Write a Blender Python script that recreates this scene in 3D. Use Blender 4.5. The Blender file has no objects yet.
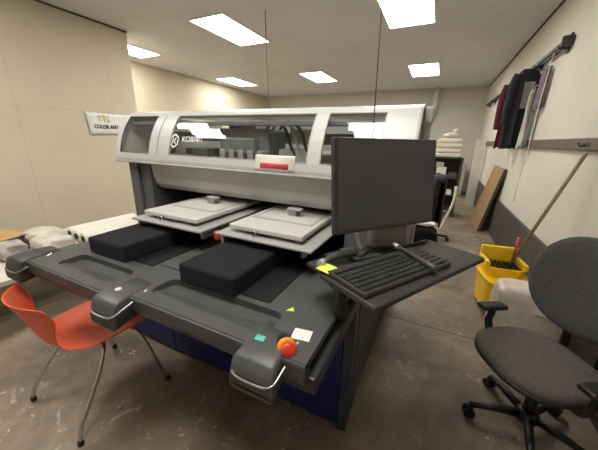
import bpy, bmesh, math, random
from mathutils import Vector, Matrix
random.seed(4)
PI = math.pi
scene = bpy.context.scene
C = bpy.data.collections.new('room'); scene.collection.children.link(C)
ROOT = {}

# ------------------------------------------------------------------ materials
def nt(name):
    m = bpy.data.materials.new(name); m.use_nodes = True
    n = m.node_tree.nodes; l = m.node_tree.links
    return m, n, l, n['Principled BSDF']

def mat(name, col, rough=0.5, metal=0.0, var=0.12, scale=30.0, bump=0.0, bscale=None, spec=0.5, sheen=0.0, alpha=1.0):
    m, n, l, b = nt(name)
    tc = n.new('ShaderNodeTexCoord')
    no = n.new('ShaderNodeTexNoise'); no.inputs['Scale'].default_value = scale; no.inputs['Detail'].default_value = 4
    l.new(tc.outputs['Object'], no.inputs['Vector'])
    r = n.new('ShaderNodeValToRGB')
    r.color_ramp.elements[0].position = 0.3; r.color_ramp.elements[1].position = 0.7
    r.color_ramp.elements[0].color = tuple(c*(1-var) for c in col)+(1,)
    r.color_ramp.elements[1].color = tuple(min(1, c*(1+var)) for c in col)+(1,)
    l.new(no.outputs['Fac'], r.inputs['Fac']); l.new(r.outputs['Color'], b.inputs['Base Color'])
    b.inputs['Roughness'].default_value = rough; b.inputs['Metallic'].default_value = metal
    b.inputs['Specular IOR Level'].default_value = spec
    if sheen: b.inputs['Sheen Weight'].default_value = sheen
    if alpha < 1: b.inputs['Alpha'].default_value = alpha
    if bump:
        n2 = n.new('ShaderNodeTexNoise'); n2.inputs['Scale'].default_value = bscale or scale*4; n2.inputs['Detail'].default_value = 6
        l.new(tc.outputs['Object'], n2.inputs['Vector'])
        bp = n.new('ShaderNodeBump'); bp.inputs['Strength'].default_value = bump; bp.inputs['Distance'].default_value = 0.004
        l.new(n2.outputs['Fac'], bp.inputs['Height']); l.new(bp.outputs['Normal'], b.inputs['Normal'])
    return m

def emit(name, col, s):
    m = bpy.data.materials.new(name); m.use_nodes = True
    n = m.node_tree.nodes; l = m.node_tree.links; n.clear()
    o = n.new('ShaderNodeOutputMaterial'); e = n.new('ShaderNodeEmission')
    e.inputs['Color'].default_value = col+(1,); e.inputs['Strength'].default_value = s
    l.new(e.outputs[0], o.inputs[0]); return m

def glass_mat(name, tint, refl=0.12):
    m = bpy.data.materials.new(name); m.use_nodes = True
    n = m.node_tree.nodes; l = m.node_tree.links; n.clear()
    o = n.new('ShaderNodeOutputMaterial'); t = n.new('ShaderNodeBsdfTransparent'); t.inputs[0].default_value = tint+(1,)
    g = n.new('ShaderNodeBsdfGlossy'); g.inputs['Roughness'].default_value = 0.03
    f = n.new('ShaderNodeLayerWeight'); f.inputs['Blend'].default_value = .5
    p3 = n.new('ShaderNodeMath'); p3.operation = 'POWER'; p3.inputs[1].default_value = 4; l.new(f.outputs['Facing'], p3.inputs[0])
    a = n.new('ShaderNodeMath'); a.operation = 'MULTIPLY_ADD'; a.inputs[1].default_value = .5; a.inputs[2].default_value = refl
    x = n.new('ShaderNodeMixShader')
    l.new(p3.outputs[0], a.inputs[0]); l.new(a.outputs[0], x.inputs[0]); l.new(t.outputs[0], x.inputs[1]); l.new(g.outputs[0], x.inputs[2])
    l.new(x.outputs[0], o.inputs[0]); return m

def floor_mat():
    m, n, l, b = nt('stained_concrete')
    tc = n.new('ShaderNodeTexCoord')
    def noise(s, d=6, dist=0.0, rough=.6):
        q = n.new('ShaderNodeTexNoise'); q.inputs['Scale'].default_value = s; q.inputs['Detail'].default_value = d
        q.inputs['Distortion'].default_value = dist; q.inputs['Roughness'].default_value = rough
        l.new(tc.outputs['Object'], q.inputs['Vector']); return q
    def ramp(src, p0, c0, p1, c1):
        r = n.new('ShaderNodeValToRGB'); e = r.color_ramp.elements
        e[0].position = p0; e[0].color = c0+(1,); e[1].position = p1; e[1].color = c1+(1,)
        l.new(src, r.inputs['Fac']); return r
    def mix(f, a, bb, mode='MIX'):
        x = n.new('ShaderNodeMix'); x.data_type = 'RGBA'; x.blend_type = mode
        if isinstance(f, float): x.inputs[0].default_value = f
        else: l.new(f, x.inputs[0])
        for i, s in ((6, a), (7, bb)):
            if isinstance(s, tuple): x.inputs[i].default_value = s+(1,)
            else: l.new(s, x.inputs[i])
        return x.outputs[2]
    r1 = ramp(noise(1.3, 6, .6).outputs['Fac'], .35, (.165, .130, .094), .68, (.36, .292, .22))
    r2 = ramp(noise(9, 8, .4).outputs['Fac'], .3, (.72, .72, .72), .75, (1.15, 1.12, 1.08))
    base = mix(1.0, r1.outputs['Color'], r2.outputs['Color'], 'MULTIPLY')
    s1 = ramp(noise(6.5, 9, 1.6, .72).outputs['Fac'], .57, (0, 0, 0), .68, (1, 1, 1))
    s2 = ramp(noise(1.1, 2).outputs['Fac'], .45, (.0, .0, .0), .58, (.8, .8, .8))
    mm = n.new('ShaderNodeMath'); mm.operation = 'MULTIPLY'; l.new(s1.outputs['Color'], mm.inputs[0]); l.new(s2.outputs['Color'], mm.inputs[1])
    base = mix(mm.outputs[0], base, (.62, .56, .47))
    s3 = ramp(noise(17, 3, 2.2, .5).outputs['Fac'], .66, (0, 0, 0), .70, (1, 1, 1))
    s4 = ramp(noise(2.3, 3).outputs['Fac'], .50, (0, 0, 0), .58, (1, 1, 1))
    m3 = n.new('ShaderNodeMath'); m3.operation = 'MULTIPLY'; l.new(s3.outputs['Color'], m3.inputs[0]); l.new(s4.outputs['Color'], m3.inputs[1])
    base = mix(m3.outputs[0], base, (.70, .66, .58))
    # saw-cut joints and cracks
    sp = n.new('ShaderNodeSeparateXYZ'); l.new(tc.outputs['Object'], sp.inputs[0])
    wob = noise(2.2, 4)
    def line(sock, pos, w):
        a = n.new('ShaderNodeMath'); a.operation = 'SUBTRACT'; l.new(sock, a.inputs[0]); a.inputs[1].default_value = pos
        w1 = n.new('ShaderNodeMath'); w1.operation = 'MULTIPLY_ADD'; l.new(wob.outputs['Fac'], w1.inputs[0]); w1.inputs[1].default_value = .06; l.new(a.outputs[0], w1.inputs[2])
        c = n.new('ShaderNodeMath'); c.operation = 'ABSOLUTE'; l.new(w1.outputs[0], c.inputs[0])
        d = n.new('ShaderNodeMath'); d.operation = 'LESS_THAN'; l.new(c.outputs[0], d.inputs[0]); d.inputs[1].default_value = w
        return d.outputs[0]
    for ax, pos in ((1, 2.32), (1, 5.6), (1, -1.2), (0, -3.0)):
        base = mix(line(sp.outputs[ax], pos, .006), base, (.06, .045, .035))
    l.new(base, b.inputs['Base Color'])
    rr = ramp(noise(4, 5).outputs['Fac'], .3, (.36, .36, .36), .7, (.62, .62, .62)); l.new(rr.outputs['Color'], b.inputs['Roughness'])
    bp = n.new('ShaderNodeBump'); bp.inputs['Strength'].default_value = .15; bp.inputs['Distance'].default_value = .01
    l.new(noise(25, 6).outputs['Fac'], bp.inputs['Height']); l.new(bp.outputs['Normal'], b.inputs['Normal'])
    return m

def wall_mat(name, col, dx=None, dz=None, axis=1, off=0.0, offz=0.0, jw=.004, jc=.82, var=.04):
    """painted wall panels with faint joints every dx along the wall and dz up it"""
    m, n, l, b = nt(name)
    tc = n.new('ShaderNodeTexCoord'); sp = n.new('ShaderNodeSeparateXYZ'); l.new(tc.outputs['Object'], sp.inputs[0])
    no = n.new('ShaderNodeTexNoise'); no.inputs['Scale'].default_value = 1.4; no.inputs['Detail'].default_value = 6
    l.new(tc.outputs['Object'], no.inputs['Vector'])
    r = n.new('ShaderNodeValToRGB'); r.color_ramp.elements[0].position = .3; r.color_ramp.elements[1].position = .7
    r.color_ramp.elements[0].color = tuple(c*(1-var) for c in col)+(1,); r.color_ramp.elements[1].color = tuple(min(1, c*(1+var)) for c in col)+(1,)
    l.new(no.outputs['Fac'], r.inputs['Fac']); base = r.outputs['Color']
    for ax, d, o in ((axis, dx, off), (2, dz, offz)):
        if not d: continue
        a = n.new('ShaderNodeMath'); a.operation = 'SUBTRACT'; l.new(sp.outputs[ax], a.inputs[0]); a.inputs[1].default_value = o
        p = n.new('ShaderNodeMath'); p.operation = 'PINGPONG'; l.new(a.outputs[0], p.inputs[0]); p.inputs[1].default_value = d/2
        c = n.new('ShaderNodeMath'); c.operation = 'LESS_THAN'; l.new(p.outputs[0], c.inputs[0]); c.inputs[1].default_value = jw
        x = n.new('ShaderNodeMix'); x.data_type = 'RGBA'; l.new(c.outputs[0], x.inputs[0]); l.new(base, x.inputs[6])
        x.inputs[7].default_value = tuple(v*jc for v in col)+(1,); base = x.outputs[2]
    l.new(base, b.inputs['Base Color']); b.inputs['Roughness'].default_value = .75
    bp = n.new('ShaderNodeBump'); bp.inputs['Strength'].default_value = .1; bp.inputs['Distance'].default_value = .01
    n2 = n.new('ShaderNodeTexNoise'); n2.inputs['Scale'].default_value = 40; l.new(tc.outputs['Object'], n2.inputs['Vector'])
    l.new(n2.outputs['Fac'], bp.inputs['Height']); l.new(bp.outputs['Normal'], b.inputs['Normal'])
    return m

M = dict(
 floor=floor_mat(),
 wleft=wall_mat('beige_painted_panels', (.64, .575, .435), 1.22, 1.26, 1, .6, .57, .004, .86),
 wback=wall_mat('grey_beige_paint', (.56, .535, .47), None, None),
 wright=wall_mat('cream_painted_panels', (.64, .60, .52), 1.22, None, 1, .1, 0, .003, .88),
 ceil=wall_mat('ceiling_paint', (.71, .72, .735), 1.25, None, 1, .9, 0, .006, .9),
 wains=mat('dark_taupe_paint', (.062, .053, .046), .6, 0, .15, 5, .15, 20),
 woodtrim=mat('brown_painted_wood', (.14, .105, .085), .5, 0, .18, 8),
 white=mat('white_metal', (.78, .77, .74), .4, 0, .03),
 lamp=emit('lamp_diffuser', (1.0, .965, .90), 16.0),
 lid=mat('pale_grey_plastic', (.58, .58, .555), .35, 0, .03, 6),
 lid2=mat('grey_plastic', (.40, .39, .365), .4, 0, .04, 6),
 apron=mat('light_grey_panel', (.52, .515, .49), .4, 0, .03, 6),
 seam=mat('seam_grey', (.16, .16, .15), .6),  # plain grey of the cover seam and left window rim
 dgrey=mat('charcoal_plastic', (.075, .076, .076), .42, 0, .1, 12, .08, 300),
 dgrey2=mat('dark_charcoal_plastic', (.035, .036, .038), .45, 0, .1, 12),
 col=mat('slate_panel', (.105, .11, .115), .5, 0, .06),
 navy=mat('navy_panel', (.012, .018, .13), .35, 0, .15, 5),
 side=mat('slate_blue_panel', (.035, .04, .065), .45, 0, .12, 5),
 black=mat('black_plastic', (.012, .012, .013), .45, 0, .2, 20),
 felt=mat('black_felt', (.016, .015, .019), .95, 0, .25, 60, .5, 400, .15, .05),
 plat=mat('cream_platen', (.57, .56, .52), .45, 0, .05, 10),
 alu=mat('brushed_aluminium', (.46, .46, .43), .4, .2, .06, 20),
 chrome=mat('chrome', (.62, .62, .62), .2, 1.0, .02),
 steel=mat('satin_steel', (.42, .41, .40), .32, 1.0, .08),
 mech=mat('grey_machinery', (.24, .245, .25), .5, .2, .2, 15),
 mech2=mat('light_machinery', (.42, .42, .40), .5, 0, .1, 15),
 glass=glass_mat('clear_cover_glass', (.93, .94, .93), .06),
 wprint=mat('white_print', (.82, .82, .8), .5),
 ydark=mat('black_print', (.05, .045, .05), .6),
 red=mat('red_print', (.62, .05, .08), .5, 0, .1),
 stopred=mat('red_button', (.75, .05, .02), .3, 0, .05),
 yellow=mat('yellow_plastic', (.85, .55, .015), .4, 0, .06, 8),
 orangep=mat('orange_ring', (.9, .32, .02), .4),
 lime=mat('lime_paper', (.70, .90, .10), .6, 0, .05),
 tealp=mat('teal_label', (.12, .50, .42), .5),
 key=mat('black_keycap', (.022, .022, .023), .5),
 keyb=mat('black_keyboard_case', (.04, .038, .036), .45, 0, .1),
 screen=mat('screen_glass', (.050, .052, .055), .33, 0, .02, 3),
 bezel=mat('black_bezel', (.028, .029, .031), .4),
 orange=mat('orange_shell_plastic', (1.0, .135, .05), .38, 0, .06, 5),
 fabric=mat('charcoal_fabric', (.098, .083, .072), .95, 0, .3, 120, .6, 500, .2, .1),
 fabric2=mat('grey_back_fabric', (.075, .074, .070), .95, 0, .3, 120, .6, 500, .2, .1),
 taupe=mat('taupe_vinyl', (.22, .19, .165), .6, 0, .1, 10, .2, 40),
 towel=mat('cream_towel', (.80, .74, .64), .9, 0, .06, 20, .6, 120),
 maroon=mat('maroon_cloth', (.115, .022, .035), .9, 0, .2, 20, .4, 80),
 navycl=mat('dark_navy_cloth', (.02, .022, .032), .9, 0, .25, 20, .4, 80),
 greycl=mat('pale_grey_cloth', (.42, .42, .38), .9, 0, .2, 15, .4, 80),
 purple=mat('dusky_purple_cloth', (.16, .12, .16), .9, 0, .2, 15, .4, 80),
 jacket=mat('black_purple_cloth', (.022, .016, .024), .85, 0, .3, 12, .4, 60),
 board=mat('tan_board', (.36, .235, .115), .6, 0, .12, 6),
 boarde=mat('dark_board_edge', (.06, .045, .035), .7),
 wood=mat('mop_handle_wood', (.30, .21, .125), .55, 0, .15, 10),
 lilac=mat('lilac_crumpled_plastic', (.44, .40, .385), .25, 0, .35, 14, .9, 25),
 card=mat('cardboard', (.48, .29, .13), .8, 0, .1, 8),
 paper=mat('white_paper', (.78, .75, .67), .7, 0, .04, 10),
 plastic=mat('crumpled_plastic', (.66, .61, .53), .25, 0, .18, 9, .9, 25),
 bag=mat('milky_bag_plastic', (.62, .545, .46), .3, 0, .15, 12, .8, 22),
 cord=mat('thin_cord', (.12, .11, .10), .6),
 wcord=mat('white_cord', (.7, .68, .62), .6),
 darkhole=mat('hole_shade_dark', (.02, .018, .016), .8),
 shelfm=mat('dark_shelf_metal', (.06, .055, .06), .5, .3, .1),
 cream=mat('cream_panel', (.66, .61, .52), .6, 0, .05, 6),
)

# ------------------------------------------------------------------ mesh helpers
def prim_box(bm, c, s, rz=0.0, rot=None, bev=0.0, seg=2):
    b = bmesh.new(); bmesh.ops.create_cube(b, size=1.0)
    bmesh.ops.scale(b, vec=Vector(s), verts=b.verts)
    if bev: bmesh.ops.bevel(b, geom=list(b.edges), offset=min(bev, min(s)*.49), segments=seg, affect='EDGES', profile=.5)
    R = rot if rot is not None else Matrix.Rotation(rz, 4, 'Z')
    bmesh.ops.transform(b, matrix=Matrix.Translation(c) @ R, verts=b.verts); join(bm, b)

def join(bm, b):
    me = bpy.data.meshes.new('tmp'); b.to_mesh(me); b.free(); bm.from_mesh(me); bpy.data.meshes.remove(me)

def box(lo, hi, bev=0.0, seg=2):
    bm = bmesh.new(); lo = Vector(lo); hi = Vector(hi); prim_box(bm, (lo+hi)/2, hi-lo, bev=bev, seg=seg); return bm

def boxes(lst, bev=0.0):
    bm = bmesh.new()
    for lo, hi in lst:
        lo = Vector(lo); hi = Vector(hi); prim_box(bm, (lo+hi)/2, hi-lo, bev=bev)
    return bm

def tube(pts, r, n=10, caps=True, smooth=0, bm=None):
    """round tube; r a number or a list; smooth = Catmull-Rom subdivisions"""
    pts = [Vector(p) for p in pts]; rs = r if isinstance(r, (list, tuple)) else [r]*len(pts)
    if smooth:
        q, qr = [], []
        for i in range(len(pts)-1):
            p0 = pts[max(i-1, 0)]; p1 = pts[i]; p2 = pts[i+1]; p3 = pts[min(i+2, len(pts)-1)]
            for k in range(smooth):
                t = k/smooth
                q.append(.5*((2*p1)+(p2-p0)*t+(2*p0-5*p1+4*p2-p3)*t*t+(3*p1-p0-3*p2+p3)*t**3)); qr.append(rs[i]*(1-t)+rs[i+1]*t)
        q.append(pts[-1]); qr.append(rs[-1]); pts, rs = q, qr
    if bm is None: bm = bmesh.new()
    rings = []; nrm = None
    for i, p in enumerate(pts):
        t = (pts[min(i+1, len(pts)-1)]-pts[max(i-1, 0)]).normalized()
        if nrm is None: nrm = t.orthogonal().normalized()
        nrm = (nrm-t*nrm.dot(t)).normalized(); bi = t.cross(nrm)
        rings.append([bm.verts.new(p+(nrm*math.cos(a)+bi*math.sin(a))*rs[i]) for a in [2*PI*k/n for k in range(n)]])
    for a, b in zip(rings, rings[1:]):
        for k in range(n): bm.faces.new((a[k], a[(k+1) % n], b[(k+1) % n], b[k])).smooth = True
    if caps: bm.faces.new(rings[0][::-1]); bm.faces.new(rings[-1])
    return bm

def lathe(prof, c=(0, 0, 0), n=24, axis=None):
    bm = bmesh.new(); rings = []
    for r, z in prof:
        rings.append([bm.verts.new((r*math.cos(2*PI*k/n), r*math.sin(2*PI*k/n), z)) for k in range(n)])
    for a, b in zip(rings, rings[1:]):
        for k in range(n): bm.faces.new((a[k], a[(k+1) % n], b[(k+1) % n], b[k])).smooth = True
    bm.faces.new(rings[0][::-1]); bm.faces.new(rings[-1])
    R = Matrix.Identity(4)
    if axis is not None: R = Vector((0, 0, 1)).rotation_difference(Vector(axis)).to_matrix().to_4x4()
    bmesh.ops.transform(bm, matrix=Matrix.Translation(c) @ R, verts=bm.verts); return bm

def prism(poly, z0, z1, bev=0.0, seg=2):
    bm = bmesh.new(); lo = [bm.verts.new((x, y, z0)) for x, y in poly]; hi = [bm.verts.new((x, y, z1)) for x, y in poly]
    n = len(poly); bm.faces.new(lo[::-1]); bm.faces.new(hi)
    for k in range(n): bm.faces.new((lo[k], lo[(k+1) % n], hi[(k+1) % n], hi[k]))
    bmesh.ops.recalc_face_normals(bm, faces=bm.faces)
    if bev: bmesh.ops.bevel(bm, geom=[e for e in bm.edges], offset=bev, segments=seg, affect='EDGES', profile=.5)
    return bm

def extr_x(prof, x0, x1):
    """extrude a closed YZ outline along X"""
    bm = bmesh.new(); a = [bm.verts.new((x0, y, z)) for y, z in prof]; b = [bm.verts.new((x1, y, z)) for y, z in prof]
    n = len(prof); bm.faces.new(a); bm.faces.new(b[::-1])
    for k in range(n): bm.faces.new((a[k], b[k], b[(k+1) % n], a[(k+1) % n]))
    bmesh.ops.recalc_face_normals(bm, faces=bm.faces); return bm

def grid(fn, nu, nv, thick=0.0):
    bm = bmesh.new(); V = [[bm.verts.new(fn(i/(nu-1), j/(nv-1))) for j in range(nv)] for i in range(nu)]
    for i in range(nu-1):
        for j in range(nv-1): bm.faces.new((V[i][j], V[i+1][j], V[i+1][j+1], V[i][j+1])).smooth = True
    if thick:
        bmesh.ops.recalc_face_normals(bm, faces=bm.faces)
        g = bmesh.ops.solidify(bm, geom=list(bm.faces), thickness=thick)
        for f in bm.faces: f.smooth = True
    return bm

def merge(*bms):
    o = bmesh.new()
    for b in bms: join(o, b)
    return o

def top_of(o):
    while o.parent: o = o.parent
    return o

def obj(name, bm, m, parent=None, local=False, smooth=False, subd=0):
    if parent is not None and not local:
        R = ROOT.get(top_of(parent).name)
        if R is not None: bm.transform(R.inverted())
    bmesh.ops.recalc_face_normals(bm, faces=bm.faces)
    me = bpy.data.meshes.new(name); bm.to_mesh(me); bm.free()
    if smooth:
        for p in me.polygons: p.use_smooth = True
    me.materials.append(M[m] if isinstance(m, str) else m)
    o = bpy.data.objects.new(name, me); C.objects.link(o)
    if parent is not None: o.parent = parent
    if subd:
        s = o.modifiers.new('s', 'SUBSURF'); s.levels = subd; s.render_levels = subd
    return o

def thing(name, label, cat, loc=(0, 0, 0), rz=0.0, group=None):
    o = bpy.data.objects.new(name, None); C.objects.link(o); o.empty_display_size = .05
    o.location = loc; o.rotation_euler = (0, 0, rz); o['label'] = label; o['category'] = cat
    if group: o['group'] = group
    ROOT[o.name] = Matrix.Translation(loc) @ Matrix.Rotation(rz, 4, 'Z'); return o

def tag(o, label, cat, group=None):
    o['label'] = label; o['category'] = cat
    if group: o['group'] = group
    # put the origin at the mesh base
    xs = [v.co for v in o.data.vertices]
    c = Vector(((min(v.x for v in xs)+max(v.x for v in xs))/2, (min(v.y for v in xs)+max(v.y for v in xs))/2, min(v.z for v in xs)))
    o.data.transform(Matrix.Translation(-c)); o.location = c
    return o

def struct(name, bm, m, parent=None):
    o = obj(name, bm, m, parent); o['kind'] = 'structure'; return o

def copy_tree(o, parent=None):
    c = o.copy(); C.objects.link(c); c.parent = parent
    for ch in list(o.children): copy_tree(ch, c)
    return c

def text_bm(s, size, depth=.001, bold=0.0):
    cu = bpy.data.curves.new('t', 'FONT'); cu.body = s; cu.size = size; cu.extrude = depth; cu.offset = bold
    cu.align_x = 'LEFT'; cu.align_y = 'BOTTOM'; cu.resolution_u = 3
    to = bpy.data.objects.new('t', cu); C.objects.link(to)
    me = bpy.data.meshes.new_from_object(to); bm = bmesh.new(); bm.from_mesh(me)
    bpy.data.objects.remove(to); bpy.data.meshes.remove(me); bpy.data.curves.remove(cu); return bm

# ------------------------------------------------------------------ camera
# directions of world X, Y, Z in camera axes (right, up, forward)
f_px = 276.0
d = Vector((141, 82, f_px)).normalized(); w = (-Vector((-599, 101, f_px))).normalized(); w = (w-d*w.dot(d)).normalized()
u = w.cross(d)
if u.y < 0: u = -u
right = Vector((w.x, d.x, u.x)); up = Vector((w.y, d.y, u.y)); fwd = Vector((w.z, d.z, u.z))
cam = bpy.data.cameras.new('camera'); co = bpy.data.objects.new('camera', cam); scene.collection.objects.link(co)
Mx = Matrix(((right.x, up.x, -fwd.x, 0), (right.y, up.y, -fwd.y, 0), (right.z, up.z, -fwd.z, 0), (0, 0, 0, 1)))
co.matrix_world = Matrix.Translation((0, 0, 1.5)) @ Mx
cam.sensor_width = 36; cam.sensor_fit = 'HORIZONTAL'; cam.lens = 36*f_px/598; cam.clip_start = .02
scene.camera = co

# ------------------------------------------------------------------ room
XR, XL, XL2, YB, YF, ZC, YJ = 1.05, -4.9, -6.6, 10.4, -2.6, 3.12, 3.46
struct('floor', box((XL2-.2, YF-.2, -.1), (XR+.2, YB+.2, 0)), 'floor')
struct('ceiling', box((XL2-.2, YF-.2, ZC), (XR+.2, YB+.2, ZC+.1)), 'ceil')
struct('wall_right', box((XR, YF, 0), (XR+.15, YB, ZC)), 'wright')
struct('wall_left', box((XL-1.85, YF, 0), (XL, YJ, ZC)), 'wleft')
struct('wall_recess', box((XL2-.15, YJ, 0), (XL2, YB, ZC)), 'wleft')
struct('wall_back', box((XL2-.15, YB, 0), (XR+.15, YB+.15, ZC)), 'wback')
struct('wall_front', box((XL2-.15, YF-.15, 0), (XR+.15, YF, ZC)), 'wback')
struct('baseboard_right', box((XR-.035, YF+.001, 0), (XR, YB-.001, .60), .006), 'wains')
struct('trim_1', box((XR-.045, -2.0, 1.475), (XR, 9.5, 1.565), .006), 'woodtrim')
struct('trim_2', box((XR-.05, 9.42, .60), (XR, 9.5, 1.62), .004), 'woodtrim')
struct('trim_3', box((XR-.02, YF, ZC-.025), (XR, YB, ZC), .004), 'wains')
struct('trim_4', box((XL, YF, ZC-.022), (XL+.02, YJ, ZC), .004), 'wains')
struct('trim_5', box((XL2, YJ, ZC-.04), (XL2+.03, YB, ZC), .004), 'wback')
struct('trim_6', box((XL2, YB-.03, ZC-.05), (XR, YB, ZC), .004), 'wback')

LG = 'recessed ceiling light panels'
def ceiling_light(x, y, label):
    t = thing('ceiling_light', label, 'ceiling light', (x, y, ZC), 0, LG)
    W, L = .30, .60
    obj('frame', boxes([((-W-.02, -L-.02, -.018), (-W, L+.02, -.0005)), ((W, -L-.02, -.018), (W+.02, L+.02, -.0005)),
                        ((-W, -L-.02, -.018), (W, -L, -.0005)), ((-W, L, -.018), (W, L+.02, -.0005))]), 'white', t, True)
    obj('diffuser', box((-W, -L, -.010), (W, L, -.004)), 'lamp', t, True)
LT = [(-3.23, 4.11, 'large bright ceiling light panel above the left part of the printer'),
      (-.62, 4.27, 'brightest ceiling light panel cut off by the top edge of the photo'),
      (-3.20, 7.68, 'small far ceiling light panel above the middle of the printer'),
      (-.58, 7.76, 'far ceiling light panel nearest the right wall'),
      (-5.80, 7.5, 'slim far ceiling light panel close to the recessed left wall'),
      (-5.80, 3.98, 'ceiling light panel half hidden behind the corner of the left wall'),
      (-3.23, .45, 'ceiling light panel overhead at the left, in front of the printer'),
      (-.62, .45, 'ceiling light panel directly above the viewer')]
for a in LT: ceiling_light(*a)

# ------------------------------------------------------------------ printer
P = thing('garment_printer', 'large grey two-lane garment printer with clear curved cover and navy base', 'printer', (-1.2, 1.9, 0))
# cabinet
obj('base_cabinet', box((-2.16, 1.13, .06), (-.26, 2.85, .80), .01), 'side', P)
obj('base_plinth', box((-2.12, 1.16, 0), (-.28, 2.80, .06)), 'black', P)
for i, (x0, x1) in enumerate(((-2.13, -1.50), (-1.49, -.87), (-.86, -.275))):
    obj('front_panel', box((x0, 1.100, .03), (x1, 1.129, .79), .004), 'navy', P)
obj('corner_post', box((-.272, 1.100, .0), (-.225, 1.17, .83), .006), 'side', P)
obj('side_panel', box((-.259, 1.20, .03), (-.228, 2.0, .80), .006), 'side', P)
obj('side_panel', box((-.259, 2.02, .03), (-.228, 2.84, .80), .006), 'side', P)
# deck ------------------------------------------------------------
ZD = .88
def lane_plate(x0, x1, y0, y1, rx0, rx1, ry0, ry1, z, th, r=.035, N=40):
    """plate with a rounded tray recess that deepens towards the back"""
    bm = bmesh.new(); inner = []; 
    cx, cy = (rx0+rx1)/2, (ry0+ry1)/2
    corners = [(rx1-r, ry1-r, 0), (rx0+r, ry1-r, PI/2), (rx0+r, ry0+r, PI), (rx1-r, ry0+r, 1.5*PI)]
    for qx, qy, a0 in corners:
        for k in range(7):
            a = a0+k*PI/12; inner.append((qx+r*math.cos(a), qy+r*math.sin(a)))
    n = len(inner)
    def outer(p):
        dx, dy = p[0]-cx, p[1]-cy
        s = min(((x1-cx)/dx if dx > 0 else (x0-cx)/dx) if abs(dx) > 1e-6 else 9e9, ((y1-cy)/dy if dy > 0 else (y0-cy)/dy) if abs(dy) > 1e-6 else 9e9)
        return (cx+dx*s, cy+dy*s)
    out = [outer(p) for p in inner]
    for c in ((x0, y0), (x1, y0), (x0, y1), (x1, y1)):
        k = min(range(n), key=lambda i: (out[i][0]-c[0])**2+(out[i][1]-c[1])**2); out[k] = c
    def dep(y): return .008+.042*((y-ry0)/(ry1-ry0))**1.5
    vo = [bm.verts.new((x, y, z)) for x, y in out]; vi = [bm.verts.new((x, y, z)) for x, y in inner]
    vf = [bm.verts.new((cx+(x-cx)*.985, cy+(y-cy)*.96, z-dep(y))) for x, y in inner]
    vb = [bm.verts.new((x, y, z-th)) for x, y in out]
    for k in range(n):
        j = (k+1) % n
        bm.faces.new((vo[k], vo[j], vi[j], vi[k])); bm.faces.new((vi[k], vi[j], vf[j], vf[k])); bm.faces.new((vo[j], vo[k], vb[k], vb[j]))
    bm.faces.new(vf); bm.faces.new(vb[::-1]); return bm
deck = merge(
    lane_plate(-1.84, -1.145, .555, .80, -1.64, -1.20, .605, .735, ZD, .028),
    lane_plate(-1.145, -.25, .590, .80, -1.00, -.42, .645, .775, ZD, .028),
    box((-1.84, .80, ZD-.028), (-.25, 1.40, ZD-.004)))
front = merge(extr_x([(.555, ZD-.002), (.545, ZD-.012), (.543, ZD-.05), (.56, ZD-.085), (.62, ZD-.10), (1.1, ZD-.10), (1.1, ZD-.06), (.60, ZD-.06), (.565, ZD-.006)], -1.84, -1.145),
              extr_x([(.590, ZD-.002), (.580, ZD-.012), (.578, ZD-.05), (.595, ZD-.085), (.65, ZD-.10), (1.1, ZD-.10), (1.1, ZD-.06), (.635, ZD-.06), (.60, ZD-.006)], -1.145, -.25))
dk = obj('deck', deck, 'dgrey', P)
obj('deck_apron', front, 'dgrey', P)
obj('deck_skirt', box((-.36, .60, ZD-.115), (-.222, 1.12, ZD-.055), .008), 'dgrey2', P)
obj('deck_edge_strip', merge(tube([(-1.84, .549, ZD-.006), (-1.145, .549, ZD-.006)], .0035, 6), tube([(-1.145, .584, ZD-.006), (-.25, .584, ZD-.006)], .0035, 6)), 'col', P)
# lane pads, painted shade strips
for x in (-1.485, -.80):
    obj('lane_pad', box((x-.155, .765, ZD-.003), (x+.15, 1.62, ZD+.088), .012, 3), 'felt', P)
    obj('pad_shade_strip', box((x+.15, .81, ZD-.004), (x+.29, 1.40, ZD+.001), .0), 'black', P)  # black strip on the deck, stands in for shade beside the pad
for x in (-1.145, -.44):
    pass
obj('lane_divider', box((-1.17, .84, ZD-.004), (-1.03, 1.40, ZD+.006), .003), 'dgrey', P)
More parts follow.
